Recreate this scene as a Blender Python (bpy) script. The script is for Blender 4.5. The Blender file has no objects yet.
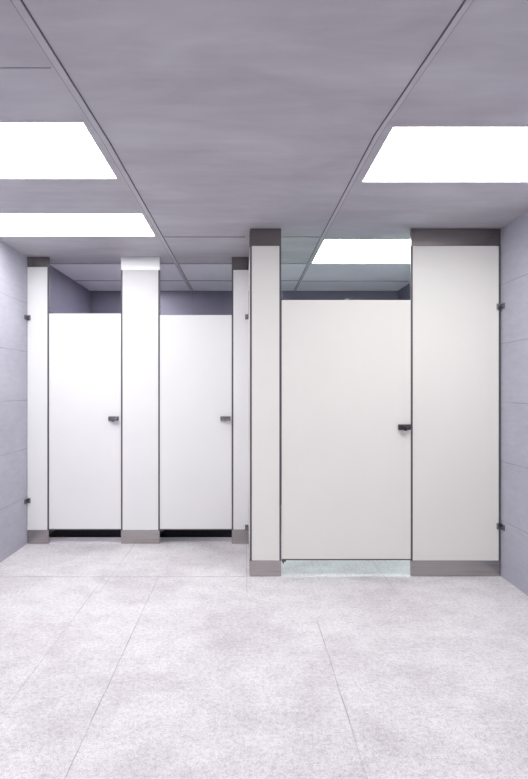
import bpy, bmesh, math
from mathutils import Vector
S = bpy.context.scene
COL = S.collection
# ---------------------------------------------------------------- measures (metres)
F = 560.0            # focal length in pixels of the 528x779 frame
HX, HY = 245.0, 390.5
H = 2.35             # ceiling height
CH = 1.255           # eye height
DL, DR, DB = 4.585, 3.78, 6.15   # left cubicle fronts, right cubicle front, rear wall
XL, XR = -1.785, 1.728           # side walls
T = 0.02             # laminate thickness
def X(px, d): return (px - HX) * d / F
def Z(py, d): return CH + (HY - py) * d / F

# ---------------------------------------------------------------- helpers
def box(bm, x0, x1, y0, y1, z0, z1, bev=0.0, mi=0):
    r = bmesh.ops.create_cube(bm, size=1.0)
    vs = r['verts']
    for v in vs:
        v.co = Vector((x0 if v.co.x < 0 else x1, y0 if v.co.y < 0 else y1, z0 if v.co.z < 0 else z1))
    fs = set(f for v in vs for f in v.link_faces)
    for f in fs: f.material_index = mi
    if bev > 0:
        es = list(set(e for v in vs for e in v.link_edges))
        bmesh.ops.bevel(bm, geom=es, offset=bev, segments=2, affect='EDGES', profile=0.5)
def cyl(bm, c, r, depth, axis='Y', seg=20, r2=None):
    from mathutils import Matrix
    rot = {'Y': Matrix.Rotation(math.pi/2, 4, 'X'), 'X': Matrix.Rotation(math.pi/2, 4, 'Y'), 'Z': Matrix.Identity(4)}[axis]
    bmesh.ops.create_cone(bm, cap_ends=True, segments=seg, radius1=r, radius2=r if r2 is None else r2, depth=depth,
                          matrix=Matrix.Translation(c) @ rot)
def obj(name, bm, mat, parent=None, loc=(0,0,0)):
    me = bpy.data.meshes.new(name)
    bmesh.ops.recalc_face_normals(bm, faces=bm.faces)
    bm.to_mesh(me); bm.free()
    for m in (mat if isinstance(mat, (list, tuple)) else [mat]): me.materials.append(m)
    o = bpy.data.objects.new(name, me); COL.objects.link(o)
    o.location = loc
    if parent: o.parent = parent
    return o
def struct(name, bm, mat):
    o = obj(name, bm, mat); o['kind'] = 'structure'; return o
def thing(name, label, cat, loc, group=None):
    o = bpy.data.objects.new(name, None); COL.objects.link(o)
    o.empty_display_size = 0.1
    o.location = loc; o['label'] = label; o['category'] = cat; o['kind'] = 'thing'
    if group: o['group'] = group
    return o

# ---------------------------------------------------------------- materials
class NT:
    def __init__(s, name):
        s.m = bpy.data.materials.new(name); s.m.use_nodes = True
        s.t = s.m.node_tree; s.n = s.t.nodes; s.l = s.t.links
        s.b = s.n['Principled BSDF']
        s.co = s.n.new('ShaderNodeTexCoord').outputs['Object']
    def link(s, a, b): s.l.new(a, b)
    def val(s, sock, v):
        if isinstance(v, bpy.types.NodeSocket): s.l.new(v, sock)
        else: sock.default_value = v
    def math(s, op, a, b=0.0, c=0.0, clamp=False):
        n = s.n.new('ShaderNodeMath'); n.operation = op; n.use_clamp = clamp
        for i, v in enumerate((a, b, c)): s.val(n.inputs[i], v)
        return n.outputs[0]
    def noise(s, scale, detail=4, rough=0.55, stretch=(1,1,1), dist=0.0):
        mp = s.n.new('ShaderNodeMapping'); mp.inputs['Scale'].default_value = stretch
        s.l.new(s.co, mp.inputs['Vector'])
        n = s.n.new('ShaderNodeTexNoise'); s.l.new(mp.outputs[0], n.inputs['Vector'])
        n.inputs['Scale'].default_value = scale; n.inputs['Detail'].default_value = detail
        n.inputs['Roughness'].default_value = rough; n.inputs['Distortion'].default_value = dist
        return n.outputs['Fac']
    def ramp(s, f, stops):
        n = s.n.new('ShaderNodeValToRGB'); s.l.new(f, n.inputs[0])
        e = n.color_ramp.elements
        while len(e) < len(stops): e.new(0.5)
        for i, (p, c) in enumerate(stops):
            e[i].position = p; e[i].color = (*c, 1)
        return n.outputs[0]
    def mix(s, fac, a, b, mode='MIX'):
        n = s.n.new('ShaderNodeMix'); n.data_type = 'RGBA'; n.blend_type = mode
        s.val(n.inputs[0], fac)
        s.val(n.inputs[6], (*a, 1) if isinstance(a, tuple) else a)
        s.val(n.inputs[7], (*b, 1) if isinstance(b, tuple) else b)
        return n.outputs[2]
    def xyz(s):
        n = s.n.new('ShaderNodeSeparateXYZ'); s.l.new(s.co, n.inputs[0]); return n.outputs
    def bump(s, h, strength, dist=0.01):
        n = s.n.new('ShaderNodeBump'); n.inputs['Strength'].default_value = strength
        n.inputs['Distance'].default_value = dist
        s.l.new(h, n.inputs['Height']); s.l.new(n.outputs[0], s.b.inputs['Normal'])

def plain(name, col, rough, metal=0.0, spec=0.5, var=0.03, scale=9.0, stretch=(1,1,1)):
    t = NT(name)
    f = t.noise(scale, 3, 0.5, stretch)
    lo = tuple(c * (1 - var) for c in col); hi = tuple(min(1, c * (1 + var)) for c in col)
    t.link(t.ramp(f, [(0.3, lo), (0.7, hi)]), t.b.inputs['Base Color'])
    t.b.inputs['Roughness'].default_value = rough
    t.b.inputs['Metallic'].default_value = metal
    t.b.inputs['Specular IOR Level'].default_value = spec
    return t.m

M_LAM = plain('white_laminate', (0.84, 0.84, 0.845), 0.42, spec=0.35, var=0.008, scale=3)
M_LAMW = plain('warm_white_laminate', (0.81, 0.80, 0.755), 0.42, spec=0.35, var=0.008, scale=3)
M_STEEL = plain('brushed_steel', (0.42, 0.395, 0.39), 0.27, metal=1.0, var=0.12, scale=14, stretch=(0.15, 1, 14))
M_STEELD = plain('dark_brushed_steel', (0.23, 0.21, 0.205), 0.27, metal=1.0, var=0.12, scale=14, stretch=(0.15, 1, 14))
M_STEEL_LIT = plain('steel_painted_reflection', (0.80, 0.80, 0.81), 0.42, metal=1.0, var=0.03, scale=14, stretch=(0.15, 1, 14))  # lamp reflection on the middle ceiling shoe, painted in as lighter steel
M_EDGE = plain('dark_edge_profile', (0.10, 0.098, 0.108), 0.5, metal=0.3, var=0.05)
M_CHROME = plain('satin_chrome', (0.26, 0.25, 0.28), 0.22, metal=1.0, var=0.05)
M_DKMET = plain('dark_metal', (0.09, 0.075, 0.085), 0.3, metal=0.8, var=0.05)
M_FLOOR_SHADE = plain('painted_floor_shade', (0.008, 0.008, 0.009), 0.8, spec=0.1, var=0.1)
M_GAP_SHADE = plain('painted_shadow_gap', (0.10, 0.095, 0.11), 0.7, var=0.05)  # shade along the grid bar edges, painted as a dark backing strip
M_BAR = plain('grey_ceiling_bar', (0.50, 0.485, 0.53), 0.5, var=0.04)
M_FRAME = plain('light_fitting_trim', (0.55, 0.55, 0.58), 0.45, var=0.02)

def mat_tile():
    t = NT('grey_wall_tile')
    x, y, z = t.xyz()
    big = t.noise(1.6, 5, 0.6, (1, 1, 2.2), 0.6)
    fine = t.noise(9, 5, 0.65, (1, 1, 4))
    c = t.ramp(big, [(0.25, (0.39, 0.39, 0.46)), (0.75, (0.51, 0.51, 0.58))])
    c = t.mix(0.35, c, t.ramp(fine, [(0.3, (0.35, 0.345, 0.42)), (0.7, (0.52, 0.52, 0.60))]))
    wob = t.math('MULTIPLY_ADD', t.noise(2.5, 2, 0.5), 0.012, -0.006)
    zz = t.math('ADD', z, wob)
    fr = t.math('FRACT', t.math('DIVIDE', t.math('SUBTRACT', zz, 0.383), 0.396))
    d = t.math('ABSOLUTE', t.math('SUBTRACT', fr, 0.5))       # 0.5 at a joint
    ln = t.math('GREATER_THAN', d, 0.493)
    c = t.mix(t.math('MULTIPLY', ln, t.math('MULTIPLY_ADD', t.noise(5, 2), 1.6, -0.3, clamp=True)), c, (0.20, 0.195, 0.23))
    t.link(c, t.b.inputs['Base Color'])
    t.b.inputs['Roughness'].default_value = 0.45
    t.b.inputs['Specular IOR Level'].default_value = 0.35
    t.bump(t.math('SUBTRACT', fine, t.math('MULTIPLY', ln, 2.0)), 0.12, 0.01)
    return t.m
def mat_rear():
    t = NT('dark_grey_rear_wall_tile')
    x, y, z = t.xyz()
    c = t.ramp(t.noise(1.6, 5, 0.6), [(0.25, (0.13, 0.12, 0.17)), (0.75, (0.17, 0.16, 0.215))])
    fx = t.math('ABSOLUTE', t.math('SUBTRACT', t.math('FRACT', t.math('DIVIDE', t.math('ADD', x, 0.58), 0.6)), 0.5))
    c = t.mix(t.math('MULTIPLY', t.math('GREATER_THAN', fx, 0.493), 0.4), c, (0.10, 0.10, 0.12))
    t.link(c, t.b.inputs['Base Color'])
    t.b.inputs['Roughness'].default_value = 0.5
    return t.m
def mat_ceiling():
    t = NT('grey_ceiling_panel')
    a = t.noise(1.3, 5, 0.55, (1, 2.0, 1), 0.8)
    b = t.noise(3.2, 5, 0.6, (0.7, 4.0, 1), 0.3)
    c = t.ramp(a, [(0.32, (0.375, 0.355, 0.39)), (0.68, (0.53, 0.523, 0.565))])
    c = t.mix(0.35, c, t.ramp(b, [(0.3, (0.42, 0.405, 0.445)), (0.7, (0.60, 0.59, 0.63))]))
    t.link(c, t.b.inputs['Base Color'])
    t.b.inputs['Roughness'].default_value = 0.5
    t.b.inputs['Specular IOR Level'].default_value = 0.3
    return t.m
def mat_floor():
    t = NT('pale_stone_floor_tile')
    x, y, z = t.xyz()
    big = t.noise(1.9, 6, 0.62, (1, 1, 1), 0.5)
    med = t.noise(7, 6, 0.7)
    fine = t.noise(48, 7, 0.95)
    grit = t.noise(170, 2, 0.7)
    c = t.ramp(big, [(0.38, (0.50, 0.435, 0.475)), (0.56, (0.90, 0.87, 0.89))])
    c = t.mix(0.45, c, t.ramp(med, [(0.36, (0.48, 0.42, 0.46)), (0.58, (0.88, 0.845, 0.87))]))
    c = t.mix(0.44, c, t.ramp(fine, [(0.41, (0.26, 0.22, 0.25)), (0.54, (0.90, 0.875, 0.895))]))
    c = t.mix(0.22, c, t.ramp(grit, [(0.38, (0.22, 0.20, 0.22)), (0.58, (0.92, 0.90, 0.92))]))
    wob = t.math('MULTIPLY_ADD', t.noise(3, 2), 0.010, -0.005)
    xw = t.math('ADD', x, wob); yw = t.math('ADD', y, wob)
    def line(v, at, w=0.0024):
        return t.math('LESS_THAN', t.math('ABSOLUTE', t.math('SUBTRACT', v, at)), w)
    total = None
    def add(m, k):
        nonlocal total
        m = t.math('MULTIPLY', m, k)
        total = m if total is None else t.math('MAXIMUM', total, m)
    near = t.math('LESS_THAN', y, 3.78); nearc = t.math('LESS_THAN', y, 3.05); far = t.math('GREATER_THAN', y, 3.48)
    for gx, k, mk in ((-0.945, .40, near), (-0.583, .65, near), (0.395, .65, nearc)): add(t.math('MULTIPLY', line(xw, gx), mk), k)
    for gx, k in ((-0.905, .5), (0.012, .6), (0.94, .6)): add(t.math('MULTIPLY', line(xw, gx), far), k)
    for gy in (3.775,): add(t.math('MULTIPLY', line(yw, gy, 0.006), t.math('LESS_THAN', x, 0.05)), .5)
    for gy in (5.0,): add(line(yw, gy, 0.005), .4)
    total = t.math('MULTIPLY', total, t.math('MULTIPLY_ADD', t.noise(4, 2), 2.2, -0.35, clamp=True))
    c = t.mix(total, c, (0.20, 0.185, 0.205))
    t.link(c, t.b.inputs['Base Color'])
    t.b.inputs['Roughness'].default_value = 0.42
    t.b.inputs['Specular IOR Level'].default_value = 0.4
    h = t.math('SUBTRACT', t.math('ADD', fine, t.math('MULTIPLY', grit, 0.6)), t.math('MULTIPLY', total, 1.5))
    t.bump(h, 0.25, 0.004)
    return t.m
def mat_light(name, col, strength):
    t = NT(name)
    t.b.inputs['Base Color'].default_value = (0.9, 0.9, 0.9, 1)
    t.b.inputs['Roughness'].default_value = 0.6
    f = t.noise(2.0, 1)
    t.link(t.ramp(f, [(0.0, tuple(c*0.99 for c in col)), (1.0, col)]), t.b.inputs['Emission Color'])
    t.b.inputs['Emission Strength'].default_value = strength
    return t.m
M_TILE, M_REAR, M_CEIL, M_FLOOR = mat_tile(), mat_rear(), mat_ceiling(), mat_floor()
M_CEIL2 = plain('pale_lilac_ceiling_panel', (0.80, 0.78, 0.84), 0.5, var=0.04, scale=2.5)
LS = 9.6
M_LIGHT = mat_light('lit_diffuser', (1.0, 0.993, 0.985), LS)
M_ADDED_FILL = mat_light('added_fill_violet', (0.95, 0.93, 1.0), LS * 6.0)
M_LIGHTG = mat_light('lit_diffuser_cool', (0.85, 1.0, 0.97), LS * 1.3)

# ---------------------------------------------------------------- the room
YF = -1.5     # wall behind the viewer
bm = bmesh.new(); box(bm, XL-0.1, XR+0.1, YF-0.1, DB+0.1, -0.1, 0); struct('floor', bm, M_FLOOR)
bm = bmesh.new(); box(bm, XL-0.1, XL, YF, DB, 0, H+0.12); struct('wall_left', bm, M_TILE)
bm = bmesh.new(); box(bm, XR, XR+0.1, YF, DB, 0, H+0.12); struct('wall_right', bm, M_TILE)
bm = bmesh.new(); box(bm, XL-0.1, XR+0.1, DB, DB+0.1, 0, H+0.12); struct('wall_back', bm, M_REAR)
bm = bmesh.new(); box(bm, XL-0.1, XR+0.1, YF-0.1, YF, 0, H+0.12); struct('wall_front', bm, M_LAM)

bm = bmesh.new(); box(bm, XL+0.086, 0.028, 4.79, 5.15, 0.0, 0.006); struct('floor_shade_strip', bm, M_FLOOR_SHADE)  # shadow under the two narrow doors, painted as a near-black floor strip

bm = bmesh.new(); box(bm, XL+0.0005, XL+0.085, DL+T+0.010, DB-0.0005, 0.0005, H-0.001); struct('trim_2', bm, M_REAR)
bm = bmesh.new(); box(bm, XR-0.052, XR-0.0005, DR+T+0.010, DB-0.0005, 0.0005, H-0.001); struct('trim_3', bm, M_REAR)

def dc(py): return F * (H - CH) / (HY - py)
LIGHTS = [  # x0, x1, y0, y1, material, label
    (-1.765, -0.657, dc(122), dc(179.3), M_LIGHT, 'large white recessed ceiling light at upper left, nearest the viewer on that side'),
    (-1.765, -0.634, dc(213.6), dc(236.5), M_LIGHT, 'slim white recessed ceiling light at left, just in front of the two narrow cubicles'),
    (0.611, 1.708, dc(126.5), dc(182.5), M_LIGHT, 'large white recessed ceiling light at upper right, in front of the wide cubicle'),
    (0.572, 1.672, dc(239.5), dc(263.5), M_LIGHTG, 'cool white recessed ceiling light inside the right cubicle, seen above its door'),
    (-1.765, -0.70, -0.75, -0.15, M_LIGHT, 'added white fill light recessed in the ceiling, unseen behind the viewer on the left side'),  # this and the next are added out of view to light the doors
    (0.70, 1.708, -0.75, -0.15, M_LIGHT, 'added white fill light recessed in the ceiling, unseen behind the viewer on the right side'),
    (-1.05, -0.93, 4.9, 5.85, M_ADDED_FILL, 'added narrow fill light over the narrow cubicles, hidden behind the middle white panel'),  # added out of view to brighten the inside of the narrow cubicles
]
# ceiling slab with real openings for the fittings
xs = sorted(set([XL, XR] + [v for l in LIGHTS for v in l[:2]]))
ys = sorted(set([YF, DB, dc(263.5)] + [v for l in LIGHTS for v in l[2:4]]))
bm = bmesh.new()
vc = {}
def gv(x, y):
    if (x, y) not in vc: vc[(x, y)] = bm.verts.new((x, y, H))
    return vc[(x, y)]
for i in range(len(xs)-1):
    for j in range(len(ys)-1):
        cx, cy = (xs[i]+xs[i+1])/2, (ys[j]+ys[j+1])/2
        if any(l[0] < cx < l[1] and l[2] < cy < l[3] for l in LIGHTS): continue
        f = bm.faces.new((gv(xs[i], ys[j]), gv(xs[i+1], ys[j]), gv(xs[i+1], ys[j+1]), gv(xs[i], ys[j+1])))
        f.material_index = 1 if cy > dc(263.5) else 0
r = bmesh.ops.extrude_face_region(bm, geom=list(bm.faces))
for v in [g for g in r['geom'] if isinstance(g, bmesh.types.BMVert)]: v.co.z = H + 0.11
ceil = struct('ceiling', bm, [M_CEIL, M_CEIL2])
# slim grid bars under the panels
def bar(pts, w, name='grid_bar', gap=0.0045, th=0.006):
    bm = bmesh.new()
    for (ax, ay), (bx_, by) in zip(pts[:-1], pts[1:]):
        d = Vector((bx_-ax, by-ay, 0)).normalized(); n = Vector((-d.y, d.x, 0))
        for hw, z0, z1, mi in ((w/2+gap, H-0.0015, H-0.0002, 1), (w/2, H-th, H-0.0015, 0)):
            a, b = Vector((ax, ay, 0)), Vector((bx_, by, 0))
            lo = [bm.verts.new((p+n*s*hw)[:2] + (z0,)) for p, s in ((a,-1),(b,-1),(b,1),(a,1))]
            hi = [bm.verts.new((v.co.x, v.co.y, z1)) for v in lo]
            fs = [bm.faces.new(lo), bm.faces.new(hi[::-1])]
            for k in range(4): fs.append(bm.faces.new((lo[k], hi[k], hi[(k+1)%4], lo[(k+1)%4])))
            for f in fs: f.material_index = mi
    return obj(name, bm, [M_BAR, M_GAP_SHADE], ceil)
# paler panels over the cubicles
LB = [(-0.668, YF+0.01), (-0.641, 1.57), (-0.610, 2.46), (-0.597, 4.0), (-0.583, DB-0.01)]
RB = [(0.66, YF+0.01), (0.628, 1.57), (0.565, 2.4), (0.552, 4.0), (0.548, DB-0.01)]
bar(LB, 0.024); bar(RB, 0.018)
bar([(-0.585, dc(237)), (0.0, dc(237))], 0.010); bar([(0.26, dc(237)), (0.545, dc(237))], 0.010)
for py in (263.5, 280.5):
    d = dc(py)
    bar([(XL+0.086, d), (-0.612, d)], 0.012); bar([(-0.578, d), (0.545, d)], 0.012)
bar([(0.57, dc(281)), (XR-0.054, dc(281))], 0.010)
bar([(XL+0.005, dc(68)), (-0.66, dc(68))], 0.004, gap=0.0, th=0.0025)

for x0, x1, y0, y1, m, lab in LIGHTS:
    t = thing('ceiling_light', lab, 'ceiling light', ((x0+x1)/2, (y0+y1)/2, H), 'recessed ceiling lights')
    w, l = (x1-x0)/2 - 0.0005, (y1-y0)/2 - 0.0005
    bm = bmesh.new(); box(bm, -w+0.004, w-0.004, -l+0.004, l-0.004, 0.004, 0.012); obj('diffuser', bm, m, t)
    bm = bmesh.new()
    for a in ((-w, w, -l, -l+0.006), (-w, w, l-0.006, l), (-w, -w+0.006, -l+0.006, l-0.006), (w-0.006, w, -l+0.006, l-0.006)):
        box(bm, *a, 0.0, 0.0038)
    box(bm, -w, w, -l, l, 0.0125, 0.03)
    obj('frame', bm, M_FRAME, t)

# ---------------------------------------------------------------- cubicle fronts
EP = 0.012   # width of the dark profile along each vertical edge
def clamp_bracket(t, x, z, y=0.0):
    bm = bmesh.new()
    box(bm, x-0.036, x-0.002, y-0.016, y+0.036, z-0.020, z+0.020, 0.004)
    box(bm, x+0.004, x+0.030, y-0.012, y+0.030, z-0.015, z+0.015, 0.005)
    cyl(bm, (x-0.020, y-0.017, z), 0.007, 0.006, 'Y', 16)
    return bm
def pilaster(label, xa, xb, d, z_top_shoe, z_bot_shoe, mat, profL=True, profR=True, brackets=(), shoe=None):
    """xa..xb are metres; local origin at the base centre of the front face"""
    cx = (xa+xb)/2; w = (xb-xa)/2
    t = thing('cubicle_pilaster', label, 'partition panel', (cx, d, 0), 'floor to ceiling cubicle panels')
    l = -w + (EP if profL else 0); r = w - (EP if profR else 0)
    bm = bmesh.new(); box(bm, l+0.0004, r-0.0004, 0, T, z_bot_shoe, z_top_shoe, 0.0006); obj('panel', bm, mat, t)
    for s, on in ((-1, profL), (1, profR)):
        if on:
            a, b = (-w, l) if s < 0 else (r, w)
            bm = bmesh.new(); box(bm, a, b, 0.001, T+0.004, z_bot_shoe, z_top_shoe); obj('edge_profile', bm, M_EDGE, t)
    bm = bmesh.new()
    box(bm, -w, w, -0.002, T+0.005, 0.001, z_bot_shoe-0.0005, 0.0015)
    obj('floor_shoe', bm, M_STEEL, t)
    bm = bmesh.new()
    box(bm, -w, w, -0.002, T+0.005, z_top_shoe+0.0005, H-0.001, 0.0015)
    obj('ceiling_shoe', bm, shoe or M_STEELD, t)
    for side, z in brackets:
        x = w if side > 0 else -w
        bm = bmesh.new()
        if side > 0:
            box(bm, w-0.029, w-0.0005, -0.015, -0.0005, z-0.021, z+0.021, 0.004)
            box(bm, w-0.006, w+0.0015, -0.062, -0.004, z-0.019, z+0.019, 0.002)
            cyl(bm, (w-0.015, -0.017, z), 0.008, 0.006, 'Y', 16)
            cyl(bm, (w-0.008, -0.042, z), 0.008, 0.005, 'X', 16)
        else:
            box(bm, -w+0.0005, -w+0.029, -0.015, -0.0005, z-0.021, z+0.021, 0.004)
            box(bm, -w-0.0015, -w+0.006, -0.062, -0.004, z-0.019, z+0.019, 0.002)
            cyl(bm, (-w+0.015, -0.017, z), 0.008, 0.006, 'Y', 16)
            cyl(bm, (-w+0.008, -0.042, z), 0.008, 0.005, 'X', 16)
        obj('wall_bracket', bm, M_CHROME, t)
    return t
zL = lambda py: Z(py, DL)
zR = lambda py: Z(py, DR)
pilaster('narrow white laminate cubicle panel fixed to the left wall with two small brackets', XL+0.003, X(48.8, DL), DL, zL(267), zL(530), M_LAM,
         profL=False, brackets=((-1, zL(318)), (-1, zL(500.5))))
pilaster('wider white laminate cubicle panel between the two narrow cubicle doors', X(121, DL), X(159.7, DL), DL, zL(270), zL(530), M_LAM, shoe=M_STEEL_LIT)
pilaster('slim white cubicle panel right of the second narrow door, beside the projecting panel',
         X(231.8, DL), 0.029, DL, zL(270), zL(529.5), M_LAM, profR=False, brackets=((1, zL(317)), (1, zL(527))))
pilaster('narrow warm white cubicle panel with steel ends, left of the wide cubicle door', 0.034, X(281.2, DR), DR, zR(246), zR(560.5), M_LAMW)
pilaster('widest warm white cubicle panel, between the wide cubicle door and the right wall', X(411, DR), XR-0.003, DR, zR(246), zR(560.5), M_LAMW,
         brackets=((1, zR(307)), (1, zR(526))))

# ---------------------------------------------------------------- doors
def door(label, xa, xb, d, ztop, zbot, mat, latch_px, latch_m, bump_frac):
    cx = (xa+xb)/2; w = (xb-xa)/2
    t = thing('cubicle_door', label, 'cubicle door', (cx, d, 0), 'toilet cubicle doors')
    bm = bmesh.new(); box(bm, -w, w, 0.001, T-0.002, zbot, ztop, 0.0008); obj('door_panel', bm, mat, t)
    bm = bmesh.new(); box(bm, -w+0.001, w-0.001, -0.0005, T-0.001, zbot-0.008, zbot-0.0005); obj('bottom_rail', bm, M_EDGE, t)
    # latch
    lx, lz = X(latch_px[0], d) - cx, Z(latch_px[1], d)
    bm = bmesh.new()
    box(bm, lx-0.042, lx+0.042, -0.026, 0.0005, lz-0.018, lz+0.019, 0.004)
    L = obj('latch', bm, latch_m, t)
    bm = bmesh.new()
    cyl(bm, (lx, -0.034, lz-0.006), 0.017, 0.016, 'Y', 24)
    box(bm, lx-0.006, lx+0.036, -0.052, -0.040, lz-0.012, lz+0.006, 0.003)
    k = obj('knob', bm, latch_m, t); k.parent = L
    # hinges at the pivot side
    bm = bmesh.new()
    box(bm, -w-0.0005, -w+0.0045, 0.002, 0.014, ztop+0.001, ztop+0.062, 0.001)
    box(bm, -w-0.0005, -w+0.032, 0.002, 0.014, ztop+0.001, ztop+0.009, 0.001)
    obj('hinge', bm, M_CHROME, t)
    bm = bmesh.new()
    box(bm, -w-0.0005, -w+0.028, -0.002, 0.012, zbot-0.018, zbot-0.009, 0.001)
    cyl(bm, (-w+0.010, 0.006, zbot-0.024), 0.005, 0.014, 'Z', 14)
    obj('hinge', bm, M_DKMET, t)
    bx_ = -w + 2*w*bump_frac
    bm = bmesh.new()
    box(bm, bx_-0.014, bx_+0.014, 0.002, 0.014, ztop+0.0005, ztop+0.007, 0.002)
    box(bm, bx_-0.016, bx_+0.016, T-0.0015, T+0.004, ztop-0.07, ztop+0.007, 0.0015)
    cyl(bm, (bx_, T+0.020, ztop-0.055), 0.006, 0.034, 'Y', 12)
    obj('coat_hook', bm, M_CHROME, t)
    return t
g = 0.0015
door('narrow white cubicle door nearest the left wall, with a small chrome latch', X(48.8, DL)+g, X(121, DL)-g, DL, zL(313.5), zL(529), M_LAM, (114, 418.5), M_CHROME, 0.49)
door('narrow white cubicle door second from the left wall, beside the projecting wide cubicle', X(159.7, DL)+g, X(231.8, DL)-g, DL, zL(315), zL(529), M_LAM, (225.5, 418.5), M_CHROME, 0.47)
door('wide warm white cubicle door of the nearer right cubicle, with a dark metal latch', X(281.6, DR)+g, X(411, DR)-g, DR, zR(300), zR(559), M_LAMW, (404.0, 427), M_DKMET, 0.51)

# ---------------------------------------------------------------- partitions between the cubicles
def partition(label, x, y0, y1, parts):
    t = thing('cubicle_partition', label, 'partition panel', (x, y0, 0), 'partitions running back between the cubicles')
    for nm, a, b, z0, z1, m in parts:
        bm = bmesh.new(); box(bm, 0, 0.013, a, b, z0, z1, 0.0008); obj(nm, bm, m, t)
    return t
ya = DR + T + 0.006
partition('white partition running back from the wide cubicle, seen edge-on beside its left panel', 0.031, ya, DB,
    [('panel', 0, DL-ya+0.03, zR(560.5), zR(246), M_LAMW), ('floor_shoe', 0, DL-ya+0.03, 0.001, zR(560.5)-0.0005, M_STEEL),
     ('ceiling_shoe', 0, DL-ya+0.03, zR(246)+0.0005, H-0.008, M_STEELD),
     ('rear_panel', DL-ya+0.031, DB-ya-0.004, 0.12, 1.9, M_LAM)])
partition('white partition between the two narrow cubicles, behind the middle panel', X(140, DL), DL+T+0.006, DB,
    [('panel', 0, DB-DL-T-0.012, 0.12, 1.88, M_LAM), ('foot', 0.9, 0.94, 0.0005, 0.1195, M_STEEL)])

# ---------------------------------------------------------------- camera and world
cam = bpy.data.cameras.new('camera'); co = bpy.data.objects.new('camera', cam); COL.objects.link(co)
co.location = (0, 0, CH); co.rotation_euler = (math.pi/2, 0, 0)
cam.sensor_fit = 'VERTICAL'; cam.sensor_height = 36.0; cam.sensor_width = 24.4
cam.lens = F * 36.0 / 779.0
cam.shift_x = (264 - HX) / 779.0; cam.shift_y = (HY - 389.5) / 779.0
cam.clip_start = 0.02
S.camera = co
w = bpy.data.worlds.new('world'); S.world = w; w.use_nodes = True
w.node_tree.nodes['Background'].inputs[0].default_value = (0, 0, 0, 1)
S.view_settings.view_transform = 'Standard'; S.view_settings.look = 'None'
S.view_settings.exposure = 0.15; S.view_settings.gamma = 1.0
S.view_settings.use_curve_mapping = False
